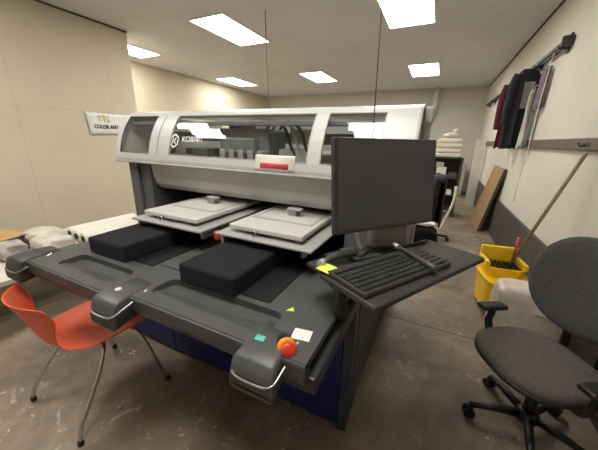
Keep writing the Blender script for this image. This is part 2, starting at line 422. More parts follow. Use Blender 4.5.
# front grip blocks with a metal line around them
def block(x, y, ztop=ZD+.004, wd=.085):
    sec = []
    bm = bmesh.new(); rings = []
    # loft of rounded rects going forward
    for (yy, zt, zb, hw) in ((y+.14, ztop-.006, ztop-.08, wd*.86), (y+.06, ztop, ztop-.11, wd*.88), (y+.0, ztop, ztop-.115, wd*.90), (y-.030, ztop-.006, ztop-.120, wd*.93), (y-.045, ztop-.014, ztop-.120, wd*.95), (y-.060, ztop-.07, ztop-.118, wd), (y-.060, ztop-.09, ztop-.112, wd*.99)):
        r = .014; ring = []
        for qx, qz, a0 in ((x+hw-r, zt-r, 0), (x-hw+r, zt-r, PI/2), (x-hw+r, zb+r, PI), (x+hw-r, zb+r, 1.5*PI)):
            for k in range(4):
                a = a0+k*PI/6; ring.append(bm.verts.new((qx+r*math.cos(a), yy, qz+r*math.sin(a))))
        rings.append(ring)
    for a, b in zip(rings, rings[1:]):
        for k in range(16): bm.faces.new((a[k], a[(k+1) % 16], b[(k+1) % 16], b[k])).smooth = True
    bm.faces.new(rings[0][::-1]); bm.faces.new(rings[-1])
    g = obj('grip_block', bm, 'dgrey2' if x < -1.5 else 'dgrey', P)
    z = ztop+.036
    obj('metal_line', tube([(x-wd-.002, y+.0, z-.085), (x-wd*.92, y-.048, z-.095), (x-wd*.55, y-.066, z-.098), (x+wd*.45, y-.066, z-.098), (x+wd*.92, y-.055, z-.090),
                            (x+wd+.003, y-.01, z-.072), (x+wd+.006, y+.06, z-.050), (x+wd+.006, y+.09, z-.040)], .0042, 8, smooth=4), 'steel', g)
    if -1.3 < x < -.8: obj('bolt_cap', lathe([(.013, 0), (.013, .004), (.009, .006)], (x-wd*.2, y+.03, ztop-.002), 12), 'white', g)
block(-1.86, .565, ZD+.010, .078); block(-1.095, .560, ZD+.006, .078); block(-.395, .575, ZD+.004, .078)
# stickers, stop button
def flat(name, c, s, m, rz=0, parent=P):
    b = bmesh.new(); prim_box(b, c, s, rz); return obj(name, b, m, parent)
flat('green_label', (-.425, .618, ZD+.005), (.032, .024, .003), 'tealp', .1)['label'] = 'green square label'
flat('white_label', (-.315, .700, ZD+.0012), (.062, .052, .0015), 'wprint', .15)['label'] = 'white label'
obj('warning_triangle', prism([(-.425, .792), (-.395, .802), (-.412, .823)], ZD+.0, ZD+.004), 'lime', P)['label'] = 'yellow warning triangle'
es = obj('stop_housing', lathe([(.030, -.05), (.032, -.01), (.030, 0)], (-.335, .628, ZD-.002), 20, (.62, -.66, .42)), 'black', P)
obj('stop_collar', lathe([(.031, 0), (.031, .010), (.022, .012)], (-.335, .628, ZD-.002), 20, (.62, -.66, .42)), 'orangep', es)['label'] = 'orange collar'
obj('stop_button', lathe([(.013, .012), (.013, .024), (.023, .026), (.024, .036), (.018, .042), (.004, .044)], (-.335, .628, ZD-.002), 20, (.62, -.66, .42)), 'stopred', es)['label'] = 'red mushroom button'
# platens (lower metal tray + cream plate on a clamp)
for x, y in ((-1.355, 1.02), (-.725, 1.06)):
    tr = obj('platen_tray', merge(box((x-.28, y, 1.005), (x+.28, 1.95, 1.017), .003), box((x-.27, y+.03, .93), (x-.25, 1.9, 1.005)), box((x+.18, y+.1, .93), (x+.2, 1.9, 1.005))), 'alu', P)
    pl = obj('platen', merge(box((x-.225, y+.05, 1.035), (x+.21, 1.72, 1.062), .007, 3), box((x-.12, y+.2, 1.016), (x+.1, 1.6, 1.036))), 'plat', P)
    obj('platen_frame_line', boxes([((x-.195, y+.22, 1.0625), (x+.18, y+.235, 1.0655)), ((x-.195, y+.235, 1.0625), (x-.183, 1.62, 1.0655)), ((x+.168, y+.235, 1.0625), (x+.18, 1.62, 1.0655))]), 'alu', pl)
    obj('latch_knob', lathe([(.008, 0), (.008, .012), (.013, .014), (.013, .024)], (x-.05, y+.048, 1.040), 14, (0, -1, 0)), 'chrome', pl)
    obj('clamp_bracket', merge(box((x-.04, 1.42, 1.062), (x+.02, 1.47, 1.105), .006), box((x-.03, 1.40, 1.10), (x+.06, 1.44, 1.112), .003)), 'mech2', pl)
obj('hose_fitting', merge(box((-1.06, 1.10, .95), (-1.02, 1.14, 1.0), .01), tube([(-1.04, 1.12, .97), (-1.04, 1.3, .95)], .012)), 'red', P)['label'] = 'dull red hose fitting'
# body ------------------------------------------------------------
obj('rear_body', box((-2.20, 2.0, .80), (-.10, 2.85, 1.40), .01), 'apron', P)
obj('lane_cavity', merge(box((-2.14, 1.93, .86), (-.24, 1.99, 1.30)), box((-2.0, 1.57, 1.115), (-.24, 1.93, 1.13))), 'black', P)
obj('end_column', merge(box((-2.20, 1.42, ZD-.08), (-2.10, 2.0, 1.31), .004), box((-2.095, 1.44, ZD-.08), (-1.98, 2.0, 1.31), .004)), 'col', P)
obj('end_column', box((-.40, 1.42, ZD-.08), (-.22, 2.0, 1.31), .006), 'col', P)
obj('outer_side_cover', extr_x([(1.45, 1.31), (1.47, 1.15), (1.52, 1.10), (2.8, 1.08), (2.8, 1.31)], -2.245, -2.205), 'lid', P)
obj('lower_apron', extr_x([(1.445, 1.305), (1.455, 1.20), (1.47, 1.145), (1.50, 1.112), (1.55, 1.092), (1.60, 1.088), (1.60, 1.305)], -1.97, -.245), 'apron', P)
# curved cover
PR = [(1.372, 1.312), (1.370, 1.335), (1.376, 1.38), (1.392, 1.44), (1.414, 1.50), (1.442, 1.555), (1.475, 1.605), (1.515, 1.650), (1.565, 1.673), (1.63, 1.685), (1.80, 1.689)]
SL = [0]
for a, b in zip(PR, PR[1:]): SL.append(SL[-1]+math.hypot(b[0]-a[0], b[1]-a[1]))
def prof(s, off=0.0):
    s = max(0, min(SL[-1]-1e-6, s)); i = max(k for k in range(len(SL)-1) if SL[k] <= s)
    t = (s-SL[i])/(SL[i+1]-SL[i]); y = PR[i][0]*(1-t)+PR[i+1][0]*t; z = PR[i][1]*(1-t)+PR[i+1][1]*t
    def nr(j):
        a = PR[max(j-1, 0)]; b = PR[min(j+1, len(PR)-1)]; dx, dz = b[0]-a[0], b[1]-a[1]; L = math.hypot(dx, dz); return (-dz/L, dx/L)
    n0, n1 = nr(i), nr(i+1); ny = n0[0]*(1-t)+n1[0]*t; nz = n0[1]*(1-t)+n1[1]*t
    return y+ny*off, z+nz*off
def shell(x0, x1, s0, s1, off, th, n=14):
    o = []; 
    for k in range(n+1): o.append(prof(s0+(s1-s0)*k/n, off))
    for k in range(n, -1, -1): o.append(prof(s0+(s1-s0)*k/n, off-th))
    return extr_x(o, x0, x1)
S = SL[-1]; SB, ST = .062, .365
XE0, XE1 = -2.265, -.105
wins = [(-2.215, -1.885), (-1.685, -.625), (-.555, -.25)]
cv = obj('cover_frame', merge(shell(XE0, XE1, 0, SB, 0, .022), shell(XE0, XE1, ST, S, 0, .022, 8), shell(XE0, wins[0][0], SB, ST, 0, .022), shell(wins[0][1], -1.808, SB, ST, 0, .022),
    shell(-1.798, wins[1][0], SB, ST, 0, .022), shell(wins[1][1], wins[2][0], SB, ST, 0, .022), shell(wins[2][1], XE1, SB, ST, 0, .022)), 'lid', P)
obj('cover_roof', boxes([((XE0, 1.78, 1.668), (XE0+.06, 2.86, 1.689)), ((XE1-.06, 1.78, 1.655), (XE1, 2.86, 1.689)), ((XE0+.06, 1.78, 1.655), (XE1-.06, 1.80, 1.689)), ((XE0+.06, 2.76, 1.655), (XE1-.06, 2.86, 1.689)), ((-.66, 1.8, 1.655), (-.60, 2.76, 1.689)), ((-1.9, 1.8, 1.655), (-1.84, 2.76, 1.689))]), 'lid', P)
obj('added_roof_pane', box((XE0+.06, 1.80, 1.676), (XE1-.06, 2.76, 1.680)), 'glass', P)['label'] = 'unseen clear top pane added to let light in'  # unseen roof, made clear so light reaches the machinery
obj('cover_lip', merge(box((XE0-.006, 1.366, 1.300), (XE1+.003, 1.50, 1.313), .005)), 'lid2', P)
obj('cover_end', merge(extr_x([prof(S*k/16, -.024) for k in range(17)]+[(2.6, 1.63), (2.6, 1.318), (1.40, 1.318)], XE0+.004, XE0+.016)), 'lid', P)
obj('cover_end', merge(extr_x([prof(S*k/16, 0) for k in range(17)]+[(2.6, 1.65), (2.6, 1.318), (1.38, 1.318)], XE1, XE1+.012)), 'lid2', P)
obj('cover_seam', shell(-1.808, -1.798, SB*.0, ST+.02, -.004, .008), 'seam', P)
for k, (a, b) in enumerate(wins):
    obj('cover_window', shell(a, b, SB, ST, -.008, .004), 'glass', P, smooth=False)
    s0, s1 = SB, ST
    obj('window_rim', merge(shell(a, b, s0, s0+.007, .0005, .012, 2), shell(a, b, s1-.007, s1, .0005, .012, 2), shell(a, a+.006, s0, s1, .0005, .012), shell(b-.006, b, s0, s1, .0005, .012)), 'lid2' if k else 'seam', P)
# bracket and pipe stubs at the right end of the cover
obj('end_bracket', merge(box((-.092, 1.60, 1.59), (-.05, 1.68, 1.672), .01), box((-.092, 1.60, .86), (-.072, 1.72, 1.60), .004), box((-.066, 1.62, .86), (-.055, 1.7, 1.60), .003)), 'lid2', P)
# machinery under the cover
obj('gantry_beam', merge(box((-2.2, 1.78, 1.47), (-.12, 1.90, 1.54), .01), box((-2.2, 1.62, 1.33), (-.12, 1.66, 1.37), .005), box((-2.2, 1.50, 1.575), (-.12, 1.53, 1.60), .004)), 'mech', P)
obj('inner_back_wall', box((-2.2, 2.80, 1.40), (-.12, 2.82, 1.655)), 'lid', P)
obj('inner_floor', box((-2.23, 1.42, 1.314), (-.12, 1.95, 1.322)), 'mech', P)
car = merge(box((-1.38, 1.56, 1.36), (-.98, 1.80, 1.56), .015), box((-1.30, 1.50, 1.40), (-1.05, 1.57, 1.50), .01), box((-1.33, 1.60, 1.56), (-1.20, 1.75, 1.60), .01))
cr = obj('print_carriage', car, 'mech', P)
for k in range(5):
    x = -1.33+.075*k
    obj('ink_head', box((x, 1.495, 1.345), (x+.045, 1.555, 1.425), .006), 'mech2', cr)
for k in range(3):
    x = -.98+.05*k
    obj('ink_hose', tube([(x-.05, 1.62, 1.56), (x+.03, 1.58, 1.60), (x+.12, 1.56, 1.56), (x+.16, 1.58, 1.44), (x+.22, 1.60, 1.36)], .010, 8, smooth=4), 'black' if k != 1 else 'mech2', cr)
for x0, x1, z0, z1, mm in ((-.92, -.70, 1.34, 1.44, 'mech2'), (-.84, -.66, 1.47, 1.56, 'mech2'), (-.50, -.30, 1.36, 1.43, 'mech'), (-1.66, -1.52, 1.34, 1.42, 'mech'), (-2.12, -2.02, 1.34, 1.56, 'mech'), (-.53, -.40, 1.46, 1.50, 'mech2')):
    obj('service_box', box((x0, 1.58, z0), (x1, 1.74, z1), .012), mm, P)
# emblem and name on the glass
def on_cover(bm, x, s, off=.0):
    """map flat (x, z) artwork onto the curved glass"""
    for v in bm.verts:
        y, z = prof(s+v.co.y, -.006+off+max(v.co.z, 0)); X = x+v.co.x; v.co = Vector((X, y, z))
    return bm
hx = bmesh.new(); R1, R2 = .052, .040
o1 = [hx.verts.new((R1*.86*math.sin(a), R1*math.cos(a), .001)) for a in [k*PI/3 for k in range(6)]]
o2 = [hx.verts.new((R2*.86*math.sin(a), R2*math.cos(a), .001)) for a in [k*PI/3 for k in range(6)]]
for k in range(6): hx.faces.new((o1[k], o1[(k+1) % 6], o2[(k+1) % 6], o2[k]))
for pts in (((-.018, -.022), (-.009, -.022), (-.009, .022), (-.018, .022)), ((-.007, .0), (.008, .022), (.019, .022), (.004, .0)), ((-.007, .0), (.004, .0), (.019, -.022), (.008, -.022))):
    hx.faces.new([hx.verts.new((x, y, .001)) for x, y in pts])
obj('hexagon_emblem', on_cover(hx, -1.645, .165, .001), 'wprint', P)['label'] = 'white hexagon emblem on the glass'
obj('name_lettering', on_cover(text_bm('KORNIT', .052, .0005, .0007), -1.575, .150, .003), 'wprint', P)['label'] = 'white lettering on the glass'
# paper notice with red bar
nb = grid(lambda a, b: Vector((-.955+.26*a, prof(.012+.088*b, .002)[0], prof(.012+.088*b, .002)[1])), 2, 8, .001)
nt_ = obj('paper_notice', nb, 'paper', P); nt_['label'] = 'white paper notice with red bar'
rb = grid(lambda a, b: Vector((-.918+.185*a, prof(.026+.028*b, .0045)[0], prof(.026+.028*b, .0045)[1])), 2, 4, .001)
obj('red_bar', rb, 'red', nt_)['label'] = 'red bar'

# ------------------------------------------------------------------ keyboard tray
O = Vector((-.094, .706, 1.05)); D = Vector((.495, .869, 0)); N = Vector((-.869, .495, 0)); ang = math.atan2(D.y, D.x)
def T(a, b, z=0): return O+D*a+N*b+Vector((0, 0, z))
KT = thing('keyboard_tray', 'black swing-out keyboard tray clamped to the printer, under the keyboard', 'tray', (O.x, O.y, O.z), ang)
def L(name, lo, hi, m, bev=.003, parent=KT): return obj(name, box(lo, hi, bev), m, parent, True)
L('tray_top', (0, 0, -.022), (.68, .255, 0), 'keyb', .006)
L('tray_back_plate', (.02, .256, -.02), (.44, .36, -.006), 'keyb')
L('slot_ridge', (.46, .235, .0005), (.64, .25, .010), 'black', .002)
L('slot_ridge', (.30, .235, .0005), (.42, .25, .010), 'black', .002)
obj('clamp_knob', lathe([(.024, -.16), (.026, -.14), (.022, -.10), (.014, -.06), (.014, -.022)], (.055, .19, 0), 18), 'black', KT, True)
obj('support_arm', merge(box((.16, .28, -.05), (.24, .42, -.021), .006), tube([(.2, .39, -.04), (.2, .39, -.20)], .022, 14)), 'dgrey2', KT, True)
# keyboard
KB = thing('computer_keyboard', 'black computer keyboard lying at an angle on the swing-out tray', 'keyboard', T(.004, .045, .001), ang-.03)
obj('keyboard_case', box((0, 0, 0), (.46, .18, .018), .005), 'keyb', KB, True)
kc = 0
rows = [(.012, [.03]*3+[.13]+[.03]*3), (.038, [.0]*0+[.022]*15), (.062, [.022]*15), (.086, [.022]*15), (.110, [.022]*15), (.138, [.022]*15)]
def keys(y, ws, x=.008, h=.016):
    for wk in ws:
        obj('key', box((x, y, .0185), (x+wk-.003, y+.019, .0255), .002, 1), 'key', KB, True); x += wk
for y, ws in rows[:1]: keys(y, [.028]*3+[.14]+[.028]*3)
for y, n in ((.036, 13), (.060, 14), (.084, 14), (.108, 14)): keys(y, [.3246/n]*n)
keys(.138, [.0232]*14)
for y in (.012, .036, .060, .084, .108): keys(y, [.0215]*4, .366)
# yellow green sticky note
sn = bmesh.new(); prim_box(sn, T(.03, .245, .012), (.06, .060, .003), ang+.15)
obj_ = obj('sticky_note', sn, 'lime'); tag(obj_, 'lime yellow sticky note at the near corner of the keyboard tray', 'sticky note')
# marker-like tool
p0 = Vector((-.112, 1.175, 1.083)); p1 = Vector((.056, .99, 1.083)); dd = (p1-p0)
ht = thing('hand_tool', 'long black hand tool with a white tip lying across the keyboard', 'tool', tuple(p0))
obj('tool_shaft', tube([p0+dd*.12, p0+dd*.5, p0+dd*.78, p1], [.006, .008, .010, .012], 12), 'dgrey', ht)
obj('tool_tip', tube([p0, p0+dd*.13], [.008, .009], 10), 'wprint', ht)['label'] = 'white tip'
# grey scanner / cable plug
hs = thing('barcode_scanner', 'small grey handheld scanner lying beside the lime note', 'scanner', tuple(T(.09, .30, 0)), ang)
q = [T(.05, .290, .016), T(.10, .30, .018), T(.17, .295, .022), T(.21, .285, .02)]
obj('scanner_body', tube(q, [.011, .014, .016, .012], 12, smooth=3), 'dgrey', hs)
obj('scanner_head', tube([T(.02, .278, .018), T(.05, .290, .018)], [.015, .013], 12), 'alu', hs)
obj('scanner_cable', tube([T(.21, .285, .02), T(.33, .27, .012), T(.42, .265, .008), T(.50, .24, .014)], .004, 8, smooth=5), 'black', hs)
# taupe pouch
pb = bmesh.new(); prim_box(pb, (0, 0, .058), (.17, .08, .116), 0, None, .028, 4)
for v in pb.verts: v.co.x += .004*math.sin(60*v.co.z); v.co.y += .005*math.sin(40*v.co.x)
pb.transform(Matrix.Translation(T(.42, .305, -.005)) @ Matrix.Rotation(ang-.5, 4, 'Z'))
tag(obj('storage_pouch', pb, 'taupe', smooth=True), 'taupe padded pouch standing on the tray behind the keyboard, below the monitor', 'pouch')

# ------------------------------------------------------------------ monitor
MC = Vector((-.152, 1.121, 1.34)); yaw = .8986; til = .1238; MW, MH = .50, .3465
MT = thing('computer_monitor', 'black computer monitor turned sideways above the keyboard', 'monitor', (MC.x, MC.y, 1.05), yaw)
Rt = Matrix.Translation((0, 0, MC.z-1.05)) @ Matrix.Rotation(-til, 4, 'X')
b = box((-MW/2, 0, -MH/2), (MW/2, .028, MH/2), .005); b.transform(Rt); obj('monitor_case', b, 'bezel', MT, True)
b = box((-MW/2+.012, -.0015, -MH/2+.016), (MW/2-.012, .001, MH/2-.010)); b.transform(Rt); obj('screen', b, 'screen', MT, True)
b = box((-.10, .028, -.10), (.10, .055, .10), .012); b.transform(Rt); obj('rear_bulge', b, 'bezel', MT, True)
st = obj('stand_post', merge(tube([(-.09, .07, .25), (-.09, .06, .06), (-.075, .03, .012)], .013, 12, smooth=3), box((-.12, .04, .22), (-.03, .085, .28), .006)), 'steel', MT, True)
obj('stand_foot', merge(box((-.15, -.03, .001), (-.02, .09, .012), .004), tube([(-.13, -.02, .02), (-.05, .03, .024)], .012, 10)), 'dgrey', MT, True)

# ------------------------------------------------------------------ orange chair
OC = thing('shell_chair', 'orange plastic shell chair with chrome legs pushed under the printer deck', 'chair', (-1.645, .68, 0), -.03)
Pf = [(.255, .432, .20), (.235, .452, .225), (.13, .452, .238), (.02, .445, .24), (-.07, .44, .225), (-.14, .448, .175), (-.185, .485, .135), (-.208, .545, .14), (-.228, .615, .18), (-.250, .68, .205), (-.268, .735, .212), (-.280, .758, .20)]
def shellf(a, bb):
    s = a*(len(Pf)-1); i = min(int(s), len(Pf)-2); t = s-i
    y, z, hw = [Pf[i][k]*(1-t)+Pf[i+1][k]*t for k in range(3)]
    e = 2*bb-1; back = max(0, (a-.45)/.55)
    x = hw*e; curl = e*e
    return Vector((x, y+curl*.085*min(1, back*1.6), z+curl*(.030*(1-back))+curl*back*(-.012)))
sb_ = grid(shellf, 36, 17, .006); sb_.transform(Matrix.Rotation(-.13, 4, 'Z')); obj('shell', sb_, 'orange', OC, True, subd=1)
for sx in (-1, 1):
    obj('leg', tube([(sx*.10, .0, .418), (sx*.175, -.02, .41), (sx*.212, -.08, .30), (sx*.25, -.215, .10), (sx*.258, -.24, .0125)], .0105, 10, smooth=4), 'chrome', OC, True)
    obj('leg', tube([(sx*.10, .12, .422), (sx*.19, .14, .41), (sx*.235, .165, .33), (sx*.27, .205, .13), (sx*.29, .235, .0125)], .0105, 10, smooth=4), 'chrome', OC, True)
    for y in (-.24, .235):
        obj('foot_cap', lathe([(.013, 0), (.015, .006), (.013, .03)], (sx*(.258 if y < 0 else .29), y, 0), 12), 'black', OC, True)
obj('under_frame', merge(tube([(-.10, -.10, .418), (.10, -.10, .418)], .010, 10), tube([(-.10, .12, .422), (.10, .12, .422)], .010, 10), tube([(.09, -.10, .416), (.09, .12, .42)], .009, 8), tube([(-.09, -.10, .416), (-.09, .12, .42)], .009, 8)), 'chrome', OC, True)

# ------------------------------------------------------------------ office chair
ba = math.atan2(.5, .86)
KC = thing('office_chair', 'dark grey fabric office chair on a five-star base at the lower right', 'office chair', (.632, 1.568, 0), ba)
# local +x = towards the backrest, +y = chair's left
def se(n, a, bx, by, ex=2.6):
    c, s_ = math.cos(a), math.sin(a); return (bx*math.copysign(abs(c)**(2/ex), c), by*math.copysign(abs(s_)**(2/ex), s_))
def cushion(prof_, bx, by, cx=0, ex=2.6, n=40, dome=None):
    bm = bmesh.new(); rings = []
    for k, z in prof_:
        ring = []
        for i in range(n):
            x, y = se(n, 2*PI*i/n, bx*k, by*k, ex); ring.append(bm.verts.new((x+cx, y, z)))
        rings.append(ring)
    for a, b_ in zip(rings, rings[1:]):
        for i in range(n): bm.faces.new((a[i], a[(i+1) % n], b_[(i+1) % n], b_[i])).smooth = True
    bm.faces.new(rings[0][::-1]); bm.faces.new(rings[-1]); return bm
SC = -.045
obj('seat', cushion([(.90, .440), (.97, .447), (1.0, .462), (.995, .478), (.95, .490), (.80, .494), (.5, .490), (.2, .487)], .235, .245, SC), 'fabric', KC, True)
obj('seat_pan', cushion([(.80, .415), (.94, .425), (.985, .440), (.99, .452), (.9, .455)], .238, .248, SC), 'black', KC, True)
bk = cushion([(.90, -.030), (.98, -.018), (1.0, 0), (.97, .016), (.85, .026), (.5, .024), (.2, .022)], .235, .265, 0, 2.25)
Rb = Matrix.Translation((.115, .02, .865)) @ Matrix.Rotation(.20, 4, 'Y') @ Matrix.Rotation(-PI/2, 4, 'Y')
for v in bk.verts: v.co.z += .16*v.co.y**2
bk.transform(Rb); obj('backrest', bk, 'fabric2', KC, True)
bs = cushion([(.8, -.045), (.97, -.036), (.99, -.02), (.9, -.018)], .235, .265, 0, 2.25)
for v in bs.verts: v.co.z += .16*v.co.y**2
bs.transform(Rb); obj('backrest_shell', bs, 'black', KC, True)
for y in (-.085, .085):
    bb_ = merge(tube([(.10, y, .425), (.165, y, .425), (.195, y, .46), (.195, y, .60), (.20, y, .80)], .012, 10, smooth=3)); 
    for v in bb_.verts: v.co.y = y+(v.co.y-y)*1.9
    obj('back_bar', bb_, 'black', KC, True)
AR = merge(tube([(-.03, .235, .43), (-.03, .275, .44), (-.035, .292, .50), (-.03, .292, .66), (-.03, .292, .70)], .014, 10, smooth=3))
for sy in (1, -1):
    a_ = tube([(-.03, sy*.19, .43), (-.03, sy*.262, .435), (-.035, sy*.288, .50), (-.03, sy*.288, .53), (-.03, sy*.288, .58)], .014, 10, smooth=3)
    for v in a_.verts: v.co.x = -.07+(v.co.x+.03)*1.7
    ar = obj('armrest_bar', a_, 'black', KC, True)
    obj('armrest_pad', box((-.145, sy*.288-.034, .575), (.005, sy*.288+.036, .605), .013, 3), 'black', ar, True)
obj('seat_mechanism', merge(box((-.12, -.08, .375), (.12, .08, .416), .01), tube([(.02, 0, .10), (.02, 0, .24)], .028, 16), tube([(.02, 0, .24), (.02, 0, .376)], .016, 16)), 'black', KC, True)
obj('height_lever', tube([(.02, -.06, .395), (.02, -.20, .385), (.03, -.26, .385)], .006, 8), 'black', KC, True)
hub = obj('base_hub', lathe([(.035, .06), (.05, .07), (.05, .12), (.034, .135)], (.02, 0, 0), 20), 'black', KC, True)
for k in range(5):
    a = math.radians(190-30.2+72*k); e = Vector((math.cos(a), math.sin(a), 0)); c0 = Vector((.02, 0, 0))
    lg = tube([c0+e*.03+Vector((0, 0, .10)), c0+e*.16+Vector((0, 0, .092)), c0+e*.275+Vector((0, 0, .075))], [.024, .020, .014], 10); 
    leg = obj('base_leg', lg, 'black', KC, True)
    pc = c0+e*.272; s_ = Vector((-e.y, e.x, 0))
    cst = merge(tube([pc+s_*.006+Vector((0, 0, .028)), pc+s_*.026+Vector((0, 0, .028))], .028, 18), tube([pc-s_*.006+Vector((0, 0, .028)), pc-s_*.026+Vector((0, 0, .028))], .028, 18),
                tube([pc-s_*.008+Vector((0, 0, .028)), pc+s_*.008+Vector((0, 0, .028))], .016, 10), box(pc+Vector((-.015, -.015, .045)), pc+Vector((.015, .015, .072)), .006))
    obj('caster', cst, 'black', leg, True)

# ------------------------------------------------------------------ mop bucket
MB = thing('mop_bucket', 'yellow mop bucket with wringer standing by the right wall', 'mop bucket', (.70, 2.85, 0), .15)
def frustum(cx, cy, z0, z1, a0, b0, a1, b1, wall=.012, ex=4.0, n=32):
    bm = bmesh.new(); R = []
    for z, a, b_ in ((z0, a0, b0), (z1, a1, b1), (z1, a1-wall, b1-wall), (z0+wall, a0-wall, b0-wall)):
        R.append([bm.verts.new((cx+se(n, 2*PI*i/n, a, b_, ex)[0], cy+se(n, 2*PI*i/n, a, b_, ex)[1], z)) for i in range(n)])
    for p, q_ in zip(R, R[1:]):
        for i in range(n): bm.faces.new((p[i], p[(i+1) % n], q_[(i+1) % n], q_[i]))
    bm.faces.new(R[0][::-1]); bm.faces.new(R[3]); return bm
obj('bucket_body', merge(frustum(0, 0, .07, .36, .155, .20, .18, .235), frustum(0, 0, .345, .37, .185, .24, .192, .247, .02)), 'yellow', MB, True)
obj('wringer', merge(frustum(-.01, .06, .30, .46, .13, .10, .165, .14), box((-.165, .16, .44), (.13, .20, .585), .012), box((-.17, -.04, .44), (-.135, .18, .50), .01), box((.12, -.04, .44), (.155, .18, .50), .01)), 'yellow', MB, True)
obj('wringer_grate', merge(*[box((-.12+.035*k, -.03, .40), (-.105+.035*k, .15, .452)) for k in range(7)]), 'black', MB, True)
obj('wringer_handle', tube([(.08, .12, .46), (.09, .13, .60), (.095, .14, .70)], [.009, .009, .012], 10), 'red', MB, True)['label'] = 'red wringer handle'
for sx in (-1, 1):
    for sy in (-1, 1):
        obj('caster', merge(tube([(sx*.11-.012, sy*.15, .03), (sx*.11+.012, sy*.15, .03)], .03, 16), box((sx*.11-.02, sy*.15-.02, .05), (sx*.11+.02, sy*.15+.02, .072), .004)), 'black', MB, True)
mh = obj('mop_pole', tube([(.745, 2.93, .47), (.985, 2.83, 1.46)], .014, 12), 'wood')
tag(mh, 'long brown wooden mop pole leaning from the yellow bucket against the wall', 'mop pole')
# milky plastic bag in front of the bucket
def blob(c, s, seed, amp=.12, ex=3.0, n=28, m=16):
    rd = random.Random(seed); ph = [(rd.uniform(0, 6), rd.uniform(2, 6), rd.uniform(0, 6), rd.uniform(2, 7)) for _ in range(4)]
    bm = bmesh.new(); R = []
    for j in range(m+1):
        v = -PI/2+PI*j/m; ring = []
        for i in range(n):
            a = 2*PI*i/n; k = 1+amp*sum(math.sin(round(p[1])*a+p[0]+p[3]*v) for p in ph)/4
            cv_ = abs(math.cos(v))**(2/ex); sv = math.copysign(abs(math.sin(v))**(2/ex), math.sin(v))
            x, y = se(n, a, 1, 1, ex); ring.append(bm.verts.new((c[0]+s[0]*x*cv_*k, c[1]+s[1]*y*cv_*k, c[2]+s[2]*sv*(1+amp*.4*math.sin(3*a+seed)*cv_))))
        R.append(ring)
    for p, q_ in zip(R, R[1:]):
        for i in range(n): bm.faces.new((p[i], p[(i+1) % n], q_[(i+1) % n], q_[i])).smooth = True
    bmesh.ops.remove_doubles(bm, verts=bm.verts, dist=.0005)
    zmin = min(v.co.z for v in bm.verts)
    for v in bm.verts: v.co.z = max(v.co.z, c[2]-s[2]*.96)
    return bm
bgt = thing('plastic_bag', 'milky crumpled plastic bag with a white label in front of the yellow bucket', 'plastic bag', (.80, 2.44, 0))
obj('bag_body', blob((.80, 2.44, .235), (.235, .13, .245), 3, .05, 8), 'bag', bgt)
obj('bag_label', merge(box((.80, 2.30, .33), (.87, 2.311, .40))), 'paper', bgt)['label'] = 'white label'
obj('bag_tie', tube([(.66, 2.30, .20), (.64, 2.29, .14), (.67, 2.28, .07), (.64, 2.28, .02)], .007, 8, smooth=4), 'lime', bgt)['label'] = 'lime green tie'
fp = merge(box((.80, 2.12, 0.001), (.98, 2.22, .012), .003), box((.83, 2.125, .012), (.96, 2.2, .020), .003))
tag(obj('paper_packet', fp, 'paper'), 'flat pale paper packet on the floor behind the office chair', 'packet')

# ------------------------------------------------------------------ right wall things
LB = thing('leaning_board', 'tan board with a dark edge leaning against the right wall', 'board', (.95, 6.2, 0))
def quadbox(p, th):   # p: four corners, th: offset vector
    bm = bmesh.new(); a = [bm.verts.new(Vector(q)) for q in p]; b_ = [bm.verts.new(Vector(q)+Vector(th)) for q in p]
    bm.faces.new(a); bm.faces.new(b_[::-1])
    for k in range(4): bm.faces.new((a[k], b_[k], b_[(k+1) % 4], a[(k+1) % 4]))
    return bm
obj('board_face', quadbox([(.80, 6.55, 0), (.84, 5.72, 0), (1.0, 5.55, 1.12), (.985, 6.38, 1.12)], (.035, .0, .0)), 'board', LB)
obj('board_edge', quadbox([(.836, 5.71, 0), (.876, 5.70, 0), (1.036, 5.53, 1.12), (.996, 5.54, 1.12)], (.0, -.015, 0)), 'boarde', LB)['label'] = 'dark end edge'

RL = thing('clothes_rail', 'dark wall-mounted clothes rail high on the right wall', 'clothes rail', (XR, 6.7, 2.5))
obj('rail_bar', merge(box((.955, 4.05, 2.475), (.985, 9.4, 2.515), .004), box((1.03, 4.05, 2.50), (1.048, 9.4, 2.545), .003)), 'shelfm', RL)
for k in range(7):
    y = 4.12+.86*k
    obj('rail_bracket', merge(box((.95, y, 2.46), (1.049, y+.03, 2.50), .003), box((1.03, y-.02, 2.42), (1.049, y+.05, 2.60), .003)), 'shelfm', RL)
obj('end_cap', box((.95, 4.03, 2.46), (1.049, 4.07, 2.56), .008), 'shelfm', RL)

